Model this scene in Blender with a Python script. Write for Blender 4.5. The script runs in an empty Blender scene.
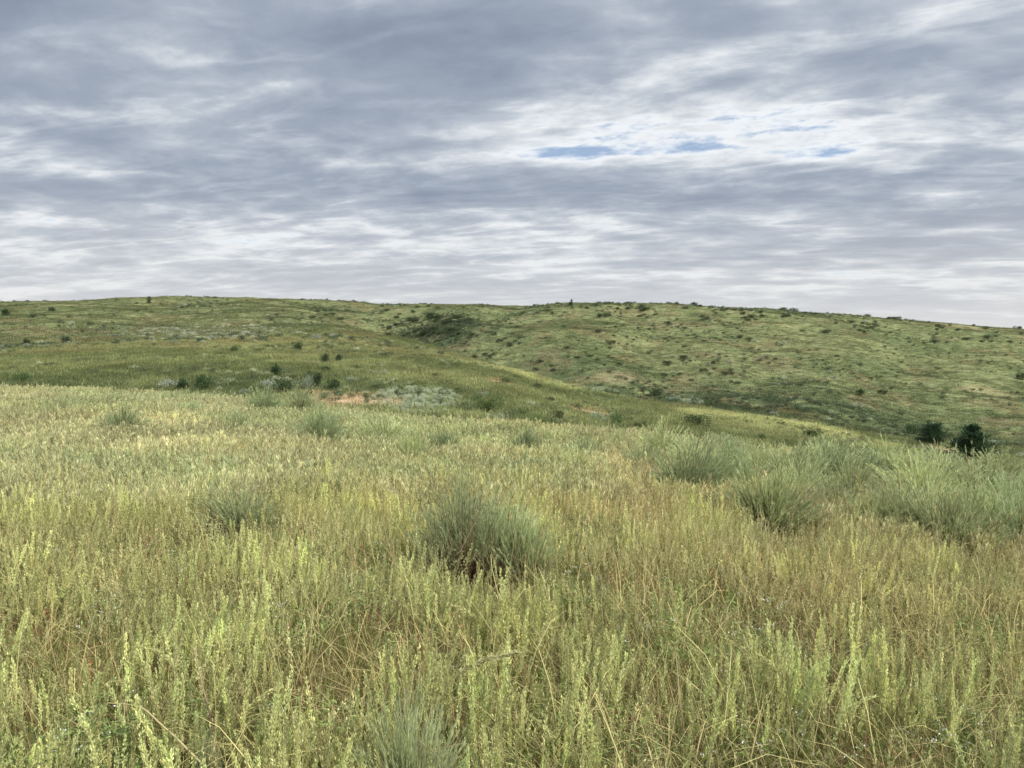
import bpy, math, random
import numpy as np
from mathutils import Vector

SC = bpy.context.scene
COL = SC.collection
F = 739.6                       # focal length in pixels of a 1024 px wide frame
PITCH = math.atan(49 / F)
EYE = 1.65
R = math.radians
rng = np.random.default_rng(11)

# ------------------------------------------------------------------ noise
def _hash(ix, iy, seed):
    h = (ix.astype(np.int64) * 374761393 + iy.astype(np.int64) * 668265263 + seed * 1442695041) & 0x7fffffff
    h = ((h ^ (h >> 13)) * 1274126177) & 0x7fffffff
    h = ((h ^ (h >> 16)) * 2246822519) & 0x7fffffff
    return (h & 0xffffff) / float(0xffffff)

def vnoise(x, y, seed=0):
    ix, iy = np.floor(x), np.floor(y)
    fx, fy = x - ix, y - iy
    fx = fx * fx * fx * (fx * (fx * 6 - 15) + 10); fy = fy * fy * fy * (fy * (fy * 6 - 15) + 10)
    a = _hash(ix, iy, seed); b = _hash(ix + 1, iy, seed); c = _hash(ix, iy + 1, seed); d = _hash(ix + 1, iy + 1, seed)
    return (a * (1 - fx) + b * fx) * (1 - fy) + (c * (1 - fx) + d * fx) * fy

def fbm(x, y, seed=0, octs=4, gain=.5):
    s = 0; a = 1; t = 0
    for k in range(octs):
        ca, sa = math.cos(k * 1.1 + .5), math.sin(k * 1.1 + .5)
        s = s + a * vnoise((x * ca - y * sa) * 2 ** k + 17.3 * k, (x * sa + y * ca) * 2 ** k - 9.1 * k, seed + k)
        t += a; a *= gain
    return s / t

def sstep(a, b, x):
    t = np.clip((x - a) / (b - a), 0, 1)
    return t * t * (3 - 2 * t)

# ------------------------------------------------------------------ terrain heights
PX = np.array([-400, 0, 150, 300, 400, 500, 600, 700, 850, 1024, 1400.])
KN = [  # (distance Y, row where that point of the ground is seen) for each direction
    ([24, 22, 21, 18, 17, 16, 16, 15, 14.5, 14, 13], [396, 399, 405, 420, 434, 439, 445, 456, 468, 486, 510]),
    ([34, 33, 32, 28, 27, 27, 26, 25, 24, 24, 24], [398, 397, 399, 409, 418, 437, 452, 468, 487, 510, 530]),
    ([50, 46, 45, 42, 43, 44, 45, 44, 43, 42, 40], [376, 374, 373, 378, 386, 399, 417, 434, 456, 484, 510]),
    ([90, 85, 80, 75, 72, 70, 68, 64, 60, 56, 52], [347, 346, 346, 350, 355, 371, 394, 411, 434, 462, 495]),
    ([130, 125, 120, 110, 105, 100, 100, 95, 90, 85, 80], [333, 332, 331, 333, 343, 369, 395, 412, 434, 462, 490]),
    ([180, 180, 180, 175, 170, 150, 140, 135, 130, 125, 120], [318, 317, 315, 317, 328, 346, 368, 384, 404, 428, 450]),
    ([260, 260, 255, 255, 250, 230, 220, 210, 205, 200, 195], [309, 308, 303, 305, 312, 319, 328, 335, 350, 372, 386]),
    ([340, 340, 340, 340, 380, 360, 330, 320, 320, 310, 300], [307, 304.5, 298, 299.5, 306.5, 306, 305, 305.5, 316, 331, 339]),
]

def pix_dir(px, py):
    u = (px - 512) / F; v = (384 - py) / F
    cp, sp = math.cos(PITCH), math.sin(PITCH)
    return u, cp + v * sp, -sp + v * cp

def pchip(x, y, xi):
    h = np.diff(x); d = np.diff(y) / h
    m = np.zeros_like(y)
    for i in range(1, len(x) - 1):
        if d[i - 1] * d[i] > 0:
            w1, w2 = 2 * h[i] + h[i - 1], h[i] + 2 * h[i - 1]
            m[i] = (w1 + w2) / (w1 / d[i - 1] + w2 / d[i])
    m[0], m[-1] = d[0], d[-1]
    i = np.clip(np.searchsorted(x, xi) - 1, 0, len(x) - 2)
    t = np.clip((xi - x[i]) / h[i], 0, 1)
    return ((1 + 2 * t) * (1 - t) ** 2) * y[i] + t * (1 - t) ** 2 * h[i] * m[i] + t * t * (3 - 2 * t) * y[i + 1] + t * t * (t - 1) * h[i] * m[i + 1]

TH = np.concatenate([np.radians(np.arange(-180, -56, 1.5)), np.radians(np.arange(-56, 56, .14)), np.radians(np.arange(56, 180.01, 1.5))])
LR = np.concatenate([np.linspace(math.log(.3), math.log(12), 120, endpoint=False), np.linspace(math.log(12), math.log(420), 620, endpoint=False), np.linspace(math.log(420), math.log(5000), 60)])
TPX = np.arctan((PX - 512) / F)

def build_heights():
    fine = np.radians(np.arange(-180, 180.01, .5))
    ker = np.exp(-.5 * (np.arange(-12, 13) * .5 / 2.2) ** 2); ker /= ker.sum()
    def curve(vals):
        c = np.interp(fine, np.concatenate([[-math.pi], TPX, [math.pi]]), np.concatenate([[(vals[0] + vals[-1]) / 2], vals, [(vals[0] + vals[-1]) / 2]]))
        p = np.concatenate([c[-13:-1], c, c[1:13]])
        return np.interp(TH, fine, np.convolve(p, ker, 'valid'))
    rs, zs = [], []
    for Y, row in KN:
        Y = np.array(Y, float); row = np.array(row, float)
        _, dy, dz = pix_dir(PX, row)
        rs.append(curve(Y / np.cos(TPX))); zs.append(curve(EYE + dz / dy * Y))
    z2 = zs[0]
    rs = [np.full_like(TH, .25), np.full_like(TH, 3.), np.full_like(TH, 8.)] + rs
    zs = [np.zeros_like(TH), z2 * .12, z2 * .42] + zs
    rs += [rs[-1] * 1.7, np.full_like(TH, 1500.), np.full_like(TH, 5100.)]
    zs += [zs[-1] - 9, np.full_like(TH, -2.), np.full_like(TH, -8.)]
    Z = np.empty((len(TH), len(LR)))
    for i in range(len(TH)):
        x = np.log([r[i] for r in rs]); y = np.array([z[i] for z in zs])
        Z[i] = pchip(x, y, LR)
    return Z
ZB = build_heights()
T2, L2 = np.meshgrid(TH, LR, indexing='ij')
RR = np.exp(L2); GX = RR * np.sin(T2); GY = RR * np.cos(T2)

def pt_at(px, Y):
    s = (px - 512) / F
    return np.array([s * Y, Y])

def seg_dist(x, y, pts):
    best = np.full(x.shape, 1e9); 
    for (a, b) in zip(pts[:-1], pts[1:]):
        a, b = np.array(a), np.array(b); d = b - a
        t = np.clip(((x - a[0]) * d[0] + (y - a[1]) * d[1]) / (d @ d), 0, 1)
        best = np.minimum(best, np.hypot(x - a[0] - t * d[0], y - a[1] - t * d[1]))
    return best

gully = [pt_at(352, 430), pt_at(368, 350), pt_at(392, 270), pt_at(408, 205), pt_at(440, 165), pt_at(500, 140), pt_at(570, 118), pt_at(680, 100), pt_at(850, 84), pt_at(1100, 70)]
gd = seg_dist(GX, GY, gully)
gdep = 7.5 * sstep(110, 170, GY) * (1 - sstep(235, 330, GY)) + 1.2 * (1 - sstep(280, 340, GY))
ZB -= gdep * np.exp(-(gd / 16.) ** 2) * sstep(75, 110, GY)
for pts, dep, w in [([pt_at(520, 340), pt_at(500, 250), pt_at(515, 180), pt_at(540, 128)], 2.2, 9),
                    ([pt_at(640, 270), pt_at(655, 200), pt_at(665, 150), pt_at(640, 108)], 2.4, 9),
                    ([pt_at(760, 200), pt_at(745, 150), pt_at(760, 105)], 1.6, 8),
                    ([pt_at(930, 260), pt_at(900, 180), pt_at(915, 120), pt_at(890, 90)], 2.4, 10),
                    ([pt_at(300, 320), pt_at(330, 250), pt_at(390, 190)], 2.4, 11),
                    ([pt_at(215, 300), pt_at(180, 200), pt_at(140, 130)], 1.4, 14)]:
    ZB -= dep * np.exp(-(seg_dist(GX + 3 * np.sin(GY / 13.), GY, pts) / w) ** 2)
rid = 1 - np.abs(2 * fbm(GX / 34., GY / 46., 5, 3, .4) - 1)
far = sstep(70, 170, RR)
ZB += far * (rid - .75) * 3.0 * (1 - .6 * sstep(290, 340, RR))
ZB += sstep(26, 45, RR) * ((fbm(GX / 9., GY / 9., 9, 4, .4) - .5) * .8)
ZB += sstep(40, 120, RR) * (fbm(GX / 2.6, GY / 2.6, 31, 3) - .5) * .18
ZB += (fbm(GX / 1.1, GY / 1.1, 12, 4) - .5) * .11 * sstep(.8, 2, RR)

def H(x, y):
    x = np.asarray(x, float); y = np.asarray(y, float)
    t = np.arctan2(x, y); l = np.log(np.maximum(np.hypot(x, y), .31))
    i = np.clip(np.searchsorted(TH, t) - 1, 0, len(TH) - 2); j = np.clip(np.searchsorted(LR, l) - 1, 0, len(LR) - 2)
    a = np.clip((t - TH[i]) / (TH[i + 1] - TH[i]), 0, 1); b = np.clip((l - LR[j]) / (LR[j + 1] - LR[j]), 0, 1)
    return (ZB[i, j] * (1 - b) + ZB[i, j + 1] * b) * (1 - a) + (ZB[i + 1, j] * (1 - b) + ZB[i + 1, j + 1] * b) * a

def hit(px, py, rmin=1.5, near=False):
    """the ground point that pixel looks at: (x, y, z, distance along the view)"""
    u, dy, dz = pix_dir(px, py)
    Y = np.exp(np.linspace(math.log(rmin), math.log(420), 3000))
    x = Y * u / dy; z = EYE + Y * dz / dy
    g = H(x, Y)
    k = np.nonzero(z < g)[0]
    k = k[0] if len(k) else int(np.argmin(z - g))
    return float(x[k]), float(Y[k]), float(g[k]), float(Y[k])

def project(x, y, z):
    cp, sp = math.cos(PITCH), math.sin(PITCH); z = z - EYE
    d = y * cp - z * sp; v = (y * sp + z * cp) / d; u = x / d
    return 512 + u * F, 384 - v * F, d

# ------------------------------------------------------------------ mesh helpers
class MB:
    def __init__(s): s.v = []; s.f = []; s.c = []; s.n = 0
    def add(s, v, f, c):
        s.v.append(v.reshape(-1, 3)); s.c.append(c.reshape(-1, 3)); s.f.append(f.reshape(-1, 4) + s.n); s.n += len(s.v[-1])
    def ribbons(s, P, W, side, C):
        N, n, _ = P.shape
        off = side[:, None, :] * W[:, :, None] * .5
        V = np.stack([P - off, P + off], 2)              # N,n,2,3
        CC = np.repeat(C[:, :, None, :], 2, 2)
        b = (np.arange(N) * n * 2)[:, None] + (np.arange(n - 1) * 2)[None]
        s.add(V, np.stack([b, b + 1, b + 3, b + 2], -1), CC)
    def leaves(s, B, D, L, W, C, rg):
        """diamond leaflets: base B, unit direction D, length L, width W"""
        r = rg.normal(size=B.shape); sd = np.cross(D, r); sd /= np.linalg.norm(sd, axis=1)[:, None] + 1e-9
        m = B + D * (L * .5)[:, None]
        V = np.stack([B, m - sd * (W * .5)[:, None], B + D * L[:, None], m + sd * (W * .5)[:, None]], 1)
        b = (np.arange(len(B)) * 4)[:, None]
        s.add(V, b + np.arange(4)[None], np.repeat(C[:, None, :], 4, 1))
    def tubes(s, P, Rad, C, k=5):
        N, n, _ = P.shape
        T = np.gradient(P, axis=1); T /= np.linalg.norm(T, axis=2)[:, :, None] + 1e-9
        ref = np.array([.31, .95, .05]); A = np.cross(T, ref); A /= np.linalg.norm(A, axis=2)[:, :, None] + 1e-9; Bv = np.cross(T, A)
        an = np.arange(k) * 2 * math.pi / k
        V = P[:, :, None] + (A[:, :, None] * np.cos(an)[None, None, :, None] + Bv[:, :, None] * np.sin(an)[None, None, :, None]) * Rad[:, :, None, None]
        idx = np.arange(N * n * k).reshape(N, n, k); a = idx[:, :-1]; b = idx[:, 1:]
        s.add(V, np.stack([a, np.roll(a, -1, 2), np.roll(b, -1, 2), b], -1), np.repeat(C[:, :, None, :], k, 2))
    def mesh(s, name, mat, smooth=False):
        v = np.concatenate(s.v); f = np.concatenate(s.f).astype(np.int32); c = np.concatenate(s.c)
        me = bpy.data.meshes.new(name)
        me.vertices.add(len(v)); me.vertices.foreach_set('co', v.astype(np.float32).ravel())
        me.loops.add(f.size); me.loops.foreach_set('vertex_index', f.ravel())
        me.polygons.add(len(f)); me.polygons.foreach_set('loop_start', np.arange(0, f.size, 4, dtype=np.int32))
        me.update(calc_edges=True)
        a = me.attributes.new('vc', 'FLOAT_COLOR', 'POINT')
        a.data.foreach_set('color', np.concatenate([c, np.ones((len(c), 1))], 1).astype(np.float32).ravel())
        if smooth: me.shade_smooth()
        me.materials.append(mat)
        return me

def stems(B, az, lean, bend, L, n, droop=None):
    """curved stems: returns points N,n,3; lean = start angle from vertical, bend = extra angle gained at the tip"""
    t = np.linspace(0, 1, n)
    ang = lean[:, None] + bend[:, None] * t[None] ** 1.6
    ds = (L / (n - 1))[:, None]
    h = np.cumsum(np.sin(ang) * ds, 1) - np.sin(ang[:, :1]) * ds; v = np.cumsum(np.cos(ang) * ds, 1) - np.cos(ang[:, :1]) * ds
    return np.stack([B[:, :1] + h * np.cos(az)[:, None], B[:, 1:2] + h * np.sin(az)[:, None], B[:, 2:3] + v], -1)

def sample(P, t):
    n = P.shape[1]; x = t * (n - 1); i = np.clip(x.astype(int), 0, n - 2); fr = (x - i)[:, None]
    return i, fr

def cmix(a, b, t):
    t = np.asarray(t)[..., None]
    return np.array(a) * (1 - t) + np.array(b) * t

# ------------------------------------------------------------------ materials
def mat_foliage(name, inst, rough=.75, trans=.3, gain=1.0):
    m = bpy.data.materials.new(name); m.use_nodes = True; nt = m.node_tree; N = nt.nodes; N.clear()
    out = N.new('ShaderNodeOutputMaterial'); vc = N.new('ShaderNodeAttribute'); vc.attribute_name = 'vc'
    mx = N.new('ShaderNodeMix'); mx.data_type = 'RGBA'; mx.blend_type = 'MULTIPLY'; mx.inputs[0].default_value = 1
    nt.links.new(vc.outputs['Color'], mx.inputs[6])
    if inst:
        t = N.new('ShaderNodeAttribute'); t.attribute_name = 'tint'; t.attribute_type = 'INSTANCER'; nt.links.new(t.outputs['Color'], mx.inputs[7])
    else:
        t = N.new('ShaderNodeObjectInfo'); nt.links.new(t.outputs['Color'], mx.inputs[7])
    b = N.new('ShaderNodeBsdfPrincipled'); b.inputs['Roughness'].default_value = rough; b.inputs['Specular IOR Level'].default_value = .06
    tr = N.new('ShaderNodeBsdfTranslucent'); ms = N.new('ShaderNodeMixShader'); ms.inputs[0].default_value = trans
    nt.links.new(mx.outputs[2], b.inputs['Base Color']); nt.links.new(mx.outputs[2], tr.inputs['Color'])
    nt.links.new(b.outputs[0], ms.inputs[1]); nt.links.new(tr.outputs[0], ms.inputs[2]); nt.links.new(ms.outputs[0], out.inputs[0])
    return m
M_GRASS = mat_foliage('grass_blades', True)
M_SAGE = mat_foliage('sage_foliage', False, trans=.38)
M_WOOD = mat_foliage('sage_wood', False, .9, 0.)
M_SHRUBI = mat_foliage('shrub_mass', True)

def terrain_material():
    m = bpy.data.materials.new('prairie_ground'); m.use_nodes = True; nt = m.node_tree; N = nt.nodes; L = nt.links
    b = N['Principled BSDF']; b.inputs['Roughness'].default_value = .95; b.inputs['Specular IOR Level'].default_value = .1
    vc = N.new('ShaderNodeAttribute'); vc.attribute_name = 'vc'
    tc = N.new('ShaderNodeTexCoord')
    def noise(sc, det, rough=.6):
        n = N.new('ShaderNodeTexNoise'); n.inputs['Scale'].default_value = sc; n.inputs['Detail'].default_value = det; n.inputs['Roughness'].default_value = rough
        L.new(tc.outputs['Object'], n.inputs['Vector']); return n
    cur = vc.outputs['Color']
    for sc, det, lo, hi, fac in ((.55, 6, (.72, .75, .70, 1), (1.26, 1.22, 1.2, 1), 1.), (2.6, 4, (.62, .68, .58, 1), (1.35, 1.30, 1.3, 1), 1.), (22, 3, (.65, .65, .6, 1), (1.3, 1.3, 1.25, 1), .8)):
        n = noise(sc, det); r = N.new('ShaderNodeValToRGB'); r.color_ramp.elements[0].position = .36; r.color_ramp.elements[1].position = .64
        r.color_ramp.elements[0].color = lo; r.color_ramp.elements[1].color = hi; L.new(n.outputs[0], r.inputs[0])
        mx = N.new('ShaderNodeMix'); mx.data_type = 'RGBA'; mx.blend_type = 'MULTIPLY'; mx.inputs[0].default_value = fac
        L.new(cur, mx.inputs[6]); L.new(r.outputs[0], mx.inputs[7]); cur = mx.outputs[2]
    L.new(cur, b.inputs['Base Color'])
    n = noise(1.6, 8, .7); bp = N.new('ShaderNodeBump'); bp.inputs['Strength'].default_value = .8; bp.inputs['Distance'].default_value = .25
    L.new(n.outputs[0], bp.inputs['Height']); L.new(bp.outputs[0], b.inputs['Normal'])
    return m

# ------------------------------------------------------------------ colour of the land (albedo with some painted light and shade, by place)
def zone(x, y):
    """weights: plateau (near meadow), spur crest, hills"""
    r = np.hypot(x, y); th = np.arctan2(x, y)
    re = np.interp(th, TPX, np.array(KN[0][0]) / np.cos(TPX)); rc = np.interp(th, TPX, np.array(KN[3][0]) / np.cos(TPX))
    return r, re, rc
BARE = [(346, 399, 2.5, 1.5), (590, 412, 1.2, .5), (960, 452, 3., .8), (500, 382, 1.6, .6), (612, 376, 4., 1.6), (985, 392, 5., 2.), (960, 326, 9., 5.), (985, 457, 2.5, 1.)]
BAREP = []
def init_bare():
    for px, py, a, b in BARE:
        X, Y, Z, D = hit(px, py, 22); BAREP.append((X, Y, a, b))
init_bare()
def bare(x, y):
    s = np.zeros_like(x)
    for X, Y, a, b in BAREP:
        w = (fbm(x / 1.5, y / 1.5, 77, 3) - .5) * .9
        s = np.maximum(s, 1 - sstep(.6, 1.25, np.sqrt(((x - X) / a) ** 2 + ((y - Y) / (b * 3)) ** 2) + w))
    return s
def land_color(x, y):
    r, re, rc = zone(x, y)
    n1 = fbm(x / 11., y / 11., 3, 5); n2 = fbm(x / 31., y / 31., 4, 4); n3 = fbm(x / 3., y / 3., 8, 4)
    g = cmix((.110, .130, .062), (.165, .183, .092), sstep(.35, .65, n1))
    g = g * (1 - (.22 * sstep(.5, .68, n2))[..., None]) + np.array((.235, .232, .122)) * (.22 * sstep(.5, .68, n2))[..., None]
    g = g * (1 - (.45 * sstep(.55, .7, n3))[..., None]) + np.array((.095, .12, .06)) * (.45 * sstep(.55, .7, n3))[..., None]
    # brushy dark ground with slope shade put into its colour: the gully side, the foot of the left slope, the low valley
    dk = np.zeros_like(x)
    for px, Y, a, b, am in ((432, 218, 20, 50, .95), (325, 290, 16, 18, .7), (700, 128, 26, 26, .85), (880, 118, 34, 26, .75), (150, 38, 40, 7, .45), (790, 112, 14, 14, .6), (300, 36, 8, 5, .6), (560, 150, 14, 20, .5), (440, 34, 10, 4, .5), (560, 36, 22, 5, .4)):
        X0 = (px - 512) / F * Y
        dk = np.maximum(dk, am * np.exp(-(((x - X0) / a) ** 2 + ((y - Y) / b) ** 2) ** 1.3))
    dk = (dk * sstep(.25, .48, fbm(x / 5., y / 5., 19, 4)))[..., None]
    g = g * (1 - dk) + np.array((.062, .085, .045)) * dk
    rd = (.35 * sstep(.55, .68, fbm(x / 7., y / 9., 23, 4)) * sstep(50, 90, r))[..., None]
    g = g * (1 - rd) + np.array((.165, .12, .075)) * rd
    # yellow grass along the spur crest, its sunlit tone painted into the colour
    cr = np.exp(-((np.log(r / rc)) / .11) ** 2) * sstep(.42, .6, n1 + .15) * sstep(-10, 2, x)
    g = g * (1 - .8 * cr[..., None]) + np.array((.31, .325, .17)) * .8 * cr[..., None]
    w = bare(x, y)[..., None] * np.where(r > 100, .28, .9)[..., None]
    g = g * (1 - w) + np.array((.31, .235, .155)) * w
    pl = (1 - sstep(1.0, 1.25, r / re))[..., None]
    soil = cmix((.055, .055, .028), (.12, .10, .055), sstep(.35, .65, n3))
    return g * (1 - pl) + soil * pl

def build_terrain():
    nt, nl = RR.shape
    v = np.stack([GX, GY, ZB], -1)
    me = bpy.data.meshes.new('ground')
    idx = np.arange(nt * nl).reshape(nt, nl)
    f = np.stack([idx[:-1, :-1], idx[:-1, 1:], idx[1:, 1:], idx[1:, :-1]], -1).reshape(-1, 4)
    cap = np.concatenate([v.reshape(-1, 3), [[0, 0, 0]]]); ci = nt * nl
    fc = [(ci, int(idx[i, 0]), int(idx[i + 1, 0])) for i in range(nt - 1)]
    me.vertices.add(len(cap)); me.vertices.foreach_set('co', cap.astype(np.float32).ravel())
    loops = np.concatenate([f.ravel(), np.array(fc).ravel()]).astype(np.int32)
    me.loops.add(len(loops)); me.loops.foreach_set('vertex_index', loops)
    st = np.concatenate([np.arange(len(f)) * 4, len(f) * 4 + np.arange(len(fc)) * 3]).astype(np.int32)
    me.polygons.add(len(st)); me.polygons.foreach_set('loop_start', st)
    me.update(calc_edges=True)
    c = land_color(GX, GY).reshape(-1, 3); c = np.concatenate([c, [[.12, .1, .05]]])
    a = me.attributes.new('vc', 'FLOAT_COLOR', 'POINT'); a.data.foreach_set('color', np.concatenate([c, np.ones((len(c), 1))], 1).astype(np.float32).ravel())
    me.shade_smooth(); me.materials.append(terrain_material())
    o = bpy.data.objects.new('ground', me); COL.objects.link(o); o['kind'] = 'structure'
    o['label'] = 'rolling prairie ground with a grassy near slope, a dip, a spur and far hills'
build_terrain()

# ------------------------------------------------------------------ vegetation prototypes for the meadow
def proto_coll(name):
    c = bpy.data.collections.new(name); return c
def put_proto(coll, name, me):
    o = bpy.data.objects.new(name, me); coll.objects.link(o)

def seed_tuft(seed, nst, rad, h, headlen, hr, K, sw, lean=.10, leafn=20, leaf=(.08, .25), lsize=.013, lw=.005, nseg=7, headcol=(.50, .47, .235), stemcol=(.36, .35, .15), leafcol=(.20, .25, .085)):
    rg = np.random.default_rng(seed); mb = MB()
    B = np.zeros((nst, 3)); B[:, :2] = rg.normal(size=(nst, 2)) * rad
    az = np.where(rg.random(nst) < .6, rg.normal(.1, .7, nst), rg.random(nst) * 6.28); ln = np.abs(rg.normal(lean, lean * .8, nst))
    bd = np.abs(rg.normal(.09, .12, nst)) + (rg.random(nst) < .10) * rg.uniform(.3, 1.1, nst); L = h * rg.uniform(.7, 1.12, nst)
    P = stems(B, az, ln, bd, L, nseg)
    t = np.linspace(0, 1, nseg)
    a = rg.random(nst) * 6.28; side = np.stack([np.cos(a), np.sin(a), 0 * a], -1)
    var = rg.uniform(.62, 1.3, (nst, 1, 1)) * (1 + rg.normal(0, .025, (nst, 1, 3)))
    C = cmix((.22, .22, .07), stemcol, t)[None] * var
    mb.ribbons(P, sw * np.broadcast_to(1 - .5 * t, (nst, nseg)), side, C)
    hl = headlen * rg.uniform(.6, 1.15, nst) / L                       # fraction of the stem under seed
    k = np.repeat(np.arange(nst), K); q = rg.random(nst * K)
    tt = np.clip(1 - hl[k] * (1 - q), 0, 1); i, fr = sample(P, tt)
    p = P[k, i] * (1 - fr) + P[k, i + 1] * fr; T = P[k, i + 1] - P[k, i]; T /= np.linalg.norm(T, axis=1)[:, None]
    o = rg.normal(size=p.shape); o -= (o * T).sum(1)[:, None] * T; o /= np.linalg.norm(o, axis=1)[:, None]
    prof = np.sin(np.pi * np.clip(q * .86 + .12, 0, 1)) ** .6
    rr = hr * rg.uniform(.15, 1., nst * K) * prof
    D = T * .95 + o * rg.uniform(.1, .55, (nst * K, 1)); D /= np.linalg.norm(D, axis=1)[:, None]
    hc = np.array(headcol) * var[k, 0] * rg.uniform(.75, 1.2, (nst * K, 1))
    mb.leaves(p + o * rr[:, None] - T * .004, D, lsize * rg.uniform(.6, 1.3, nst * K), lw * rg.uniform(.7, 1.3, nst * K), hc, rg)
    if leafn:
        blades(mb, rg, leafn, rad * 1.5, leaf, (.2, .9), sw * 1.5, leafcol)
    return mb

def blades(mb, rg, n, rad, Lr, leanr, w, col, brown=.35, bend=(.2, 1.3)):
    B = np.zeros((n, 3)); B[:, :2] = rg.normal(size=(n, 2)) * rad
    az = rg.random(n) * 6.28; P = stems(B, az, rg.uniform(*leanr, n), rg.uniform(*bend, n), rg.uniform(*Lr, n), 5)
    t = np.linspace(0, 1, 5); a = az + 1.57 + rg.normal(0, .5, n); side = np.stack([np.cos(a), np.sin(a), 0 * a], -1)
    c = np.array(col) * rg.uniform(.6, 1.35, (n, 1)); br = rg.random(n) < brown
    c[br] = np.array((.30, .235, .12)) * rg.uniform(.6, 1.3, (br.sum(), 1))
    mb.ribbons(P, w * rg.uniform(.7, 1.3, (n, 1)) * (1 - .85 * t ** 2)[None], side, np.repeat(c[:, None], 5, 1))

# near seeded bunches
c_near = proto_coll('near_tufts')
for k in range(10):
    put_proto(c_near, 'a%02d' % k, seed_tuft(100 + k, 5 + k % 4, .055, .42, .22, .0078, 150, .0028, lean=.07, leafn=14, leaf=(.1, .28), lsize=.0125, lw=.0044, headcol=(.60, .615, .285), stemcol=(.34, .37, .13)).mesh('seed_tuft', M_GRASS))
c_thin = proto_coll('thin_tufts')
for k in range(8):
    put_proto(c_thin, 'a%02d' % k, seed_tuft(200 + k, 9, .09, .36, .15, .0055, 34, .0028, lean=.07, leafn=22, leaf=(.1, .26), lsize=.013, lw=.004, headcol=(.56, .555, .295), stemcol=(.35, .36, .15)).mesh('thin_tuft', M_GRASS))
c_mid = proto_coll('mid_tufts')
for k in range(8):
    put_proto(c_mid, 'a%02d' % k, seed_tuft(300 + k, 17, .17, .31, .15, .008, 20, .006, lean=.07, leafn=20, leaf=(.08, .2), lsize=.055, lw=.0085, nseg=5, headcol=(.51, .51, .285), stemcol=(.33, .355, .145), leafcol=(.20, .24, .085)).mesh('mid_tuft', M_GRASS))
c_under = proto_coll('under_tufts')
for k in range(8):
    rg = np.random.default_rng(400 + k); mb = MB()
    blades(mb, rg, 95, .10, (.07, .26), (.05, .9), .0032, (.115, .155, .03) if k < 5 else (.24, .18, .09), brown=.25 if k < 5 else .5)
    put_proto(c_under, 'a%02d' % k, mb.mesh('under_tuft', M_GRASS))
c_weed = proto_coll('weeds')
for k in range(5):       # leafy green forbs, some with small white flowers
    rg = np.random.default_rng(500 + k); mb = MB(); n = 9
    B = np.zeros((n, 3)); B[:, :2] = rg.normal(size=(n, 2)) * .04
    P = stems(B, rg.random(n) * 6.28, rg.uniform(.1, .6, n), rg.uniform(0, .5, n), rg.uniform(.15, .34, n), 6)
    mb.ribbons(P, np.full((n, 6), .003), np.tile([[1., 0, 0]], (n, 1)), np.tile(np.array((.17, .22, .09)), (n, 6, 1)))
    K = 34; kk = np.repeat(np.arange(n), K); q = rg.uniform(.15, 1, n * K); i, fr = sample(P, q); p = P[kk, i] * (1 - fr) + P[kk, i + 1] * fr
    D = rg.normal(size=p.shape); D[:, 2] = np.abs(D[:, 2]) * .6; D /= np.linalg.norm(D, axis=1)[:, None]
    mb.leaves(p, D, rg.uniform(.02, .05, n * K), rg.uniform(.005, .010, n * K), np.array((.23, .29, .10)) * rg.uniform(.7, 1.3, (n * K, 1)), rg)
    if k < 1:
        tip = P[:, -1]; K = 7; p = np.repeat(tip, K, 0) + rg.normal(size=(n * K, 3)) * np.array([.013, .013, .006]); D = rg.normal(size=p.shape); D[:, 2] += 1; D /= np.linalg.norm(D, axis=1)[:, None]
        mb.leaves(p, D, np.full(n * K, .009), np.full(n * K, .007), np.full((n * K, 3), .78), rg)
    put_proto(c_weed, 'a%02d' % k, mb.mesh('weed', M_GRASS))
c_wisp = proto_coll('wisp_tufts')
for k in range(6):
    rg = np.random.default_rng(640 + k); mb = MB()
    blades(mb, rg, 14, .10, (.25, .55), (.0, .7), .0028, (.60, .52, .24), brown=.25, bend=(.1, 2.2))
    put_proto(c_wisp, 'a%02d' % k, mb.mesh('wisp_tuft', M_GRASS))
c_dry = proto_coll('dry_weeds')
for k in range(4):
    rg = np.random.default_rng(630 + k); mb = MB(); n = 8
    P = stems(np.zeros((n, 3)), rg.random(n) * 6.28, rg.uniform(.1, .8, n), rg.uniform(-.2, .5, n), rg.uniform(.14, .32, n), 6)
    mb.ribbons(P, np.full((n, 6), .0028), np.tile([[.7, .7, 0]], (n, 1)), np.tile(np.array((.22, .12, .07)), (n, 6, 1)))
    K = 40; kk = np.repeat(np.arange(n), K); q = rg.uniform(.35, 1, n * K); i, fr = sample(P, q); p = P[kk, i] * (1 - fr) + P[kk, i + 1] * fr
    D = rg.normal(size=p.shape); D[:, 2] += .6; D /= np.linalg.norm(D, axis=1)[:, None]
    mb.leaves(p, D, rg.uniform(.008, .022, n * K), rg.uniform(.003, .006, n * K), np.array((.34, .185, .10)) * rg.uniform(.6, 1.4, (n * K, 1)), rg)
    put_proto(c_dry, 'a%02d' % k, mb.mesh('dry_weed', M_GRASS))
c_plume = proto_coll('plume_tufts')
for k in range(6):
    rg = np.random.default_rng(650 + k); mb = MB()
    blades(mb, rg, 60, .09, (.14, .34), (.0, .7), .009, (.34, .38, .19), brown=.14, bend=(.2, 1.5))
    put_proto(c_plume, 'a%02d' % k, mb.mesh('plume_tuft', M_GRASS))
c_slope = proto_coll('slope_tufts')
for k in range(6):
    rg = np.random.default_rng(600 + k); mb = MB()
    blades(mb, rg, 60, .30, (.08, .24), (.0, .7), .014, (.26, .275, .115), brown=.12, bend=(0, .6))
    put_proto(c_slope, 'a%02d' % k, mb.mesh('slope_tuft', M_GRASS))
c_far = proto_coll('far_tufts')
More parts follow.
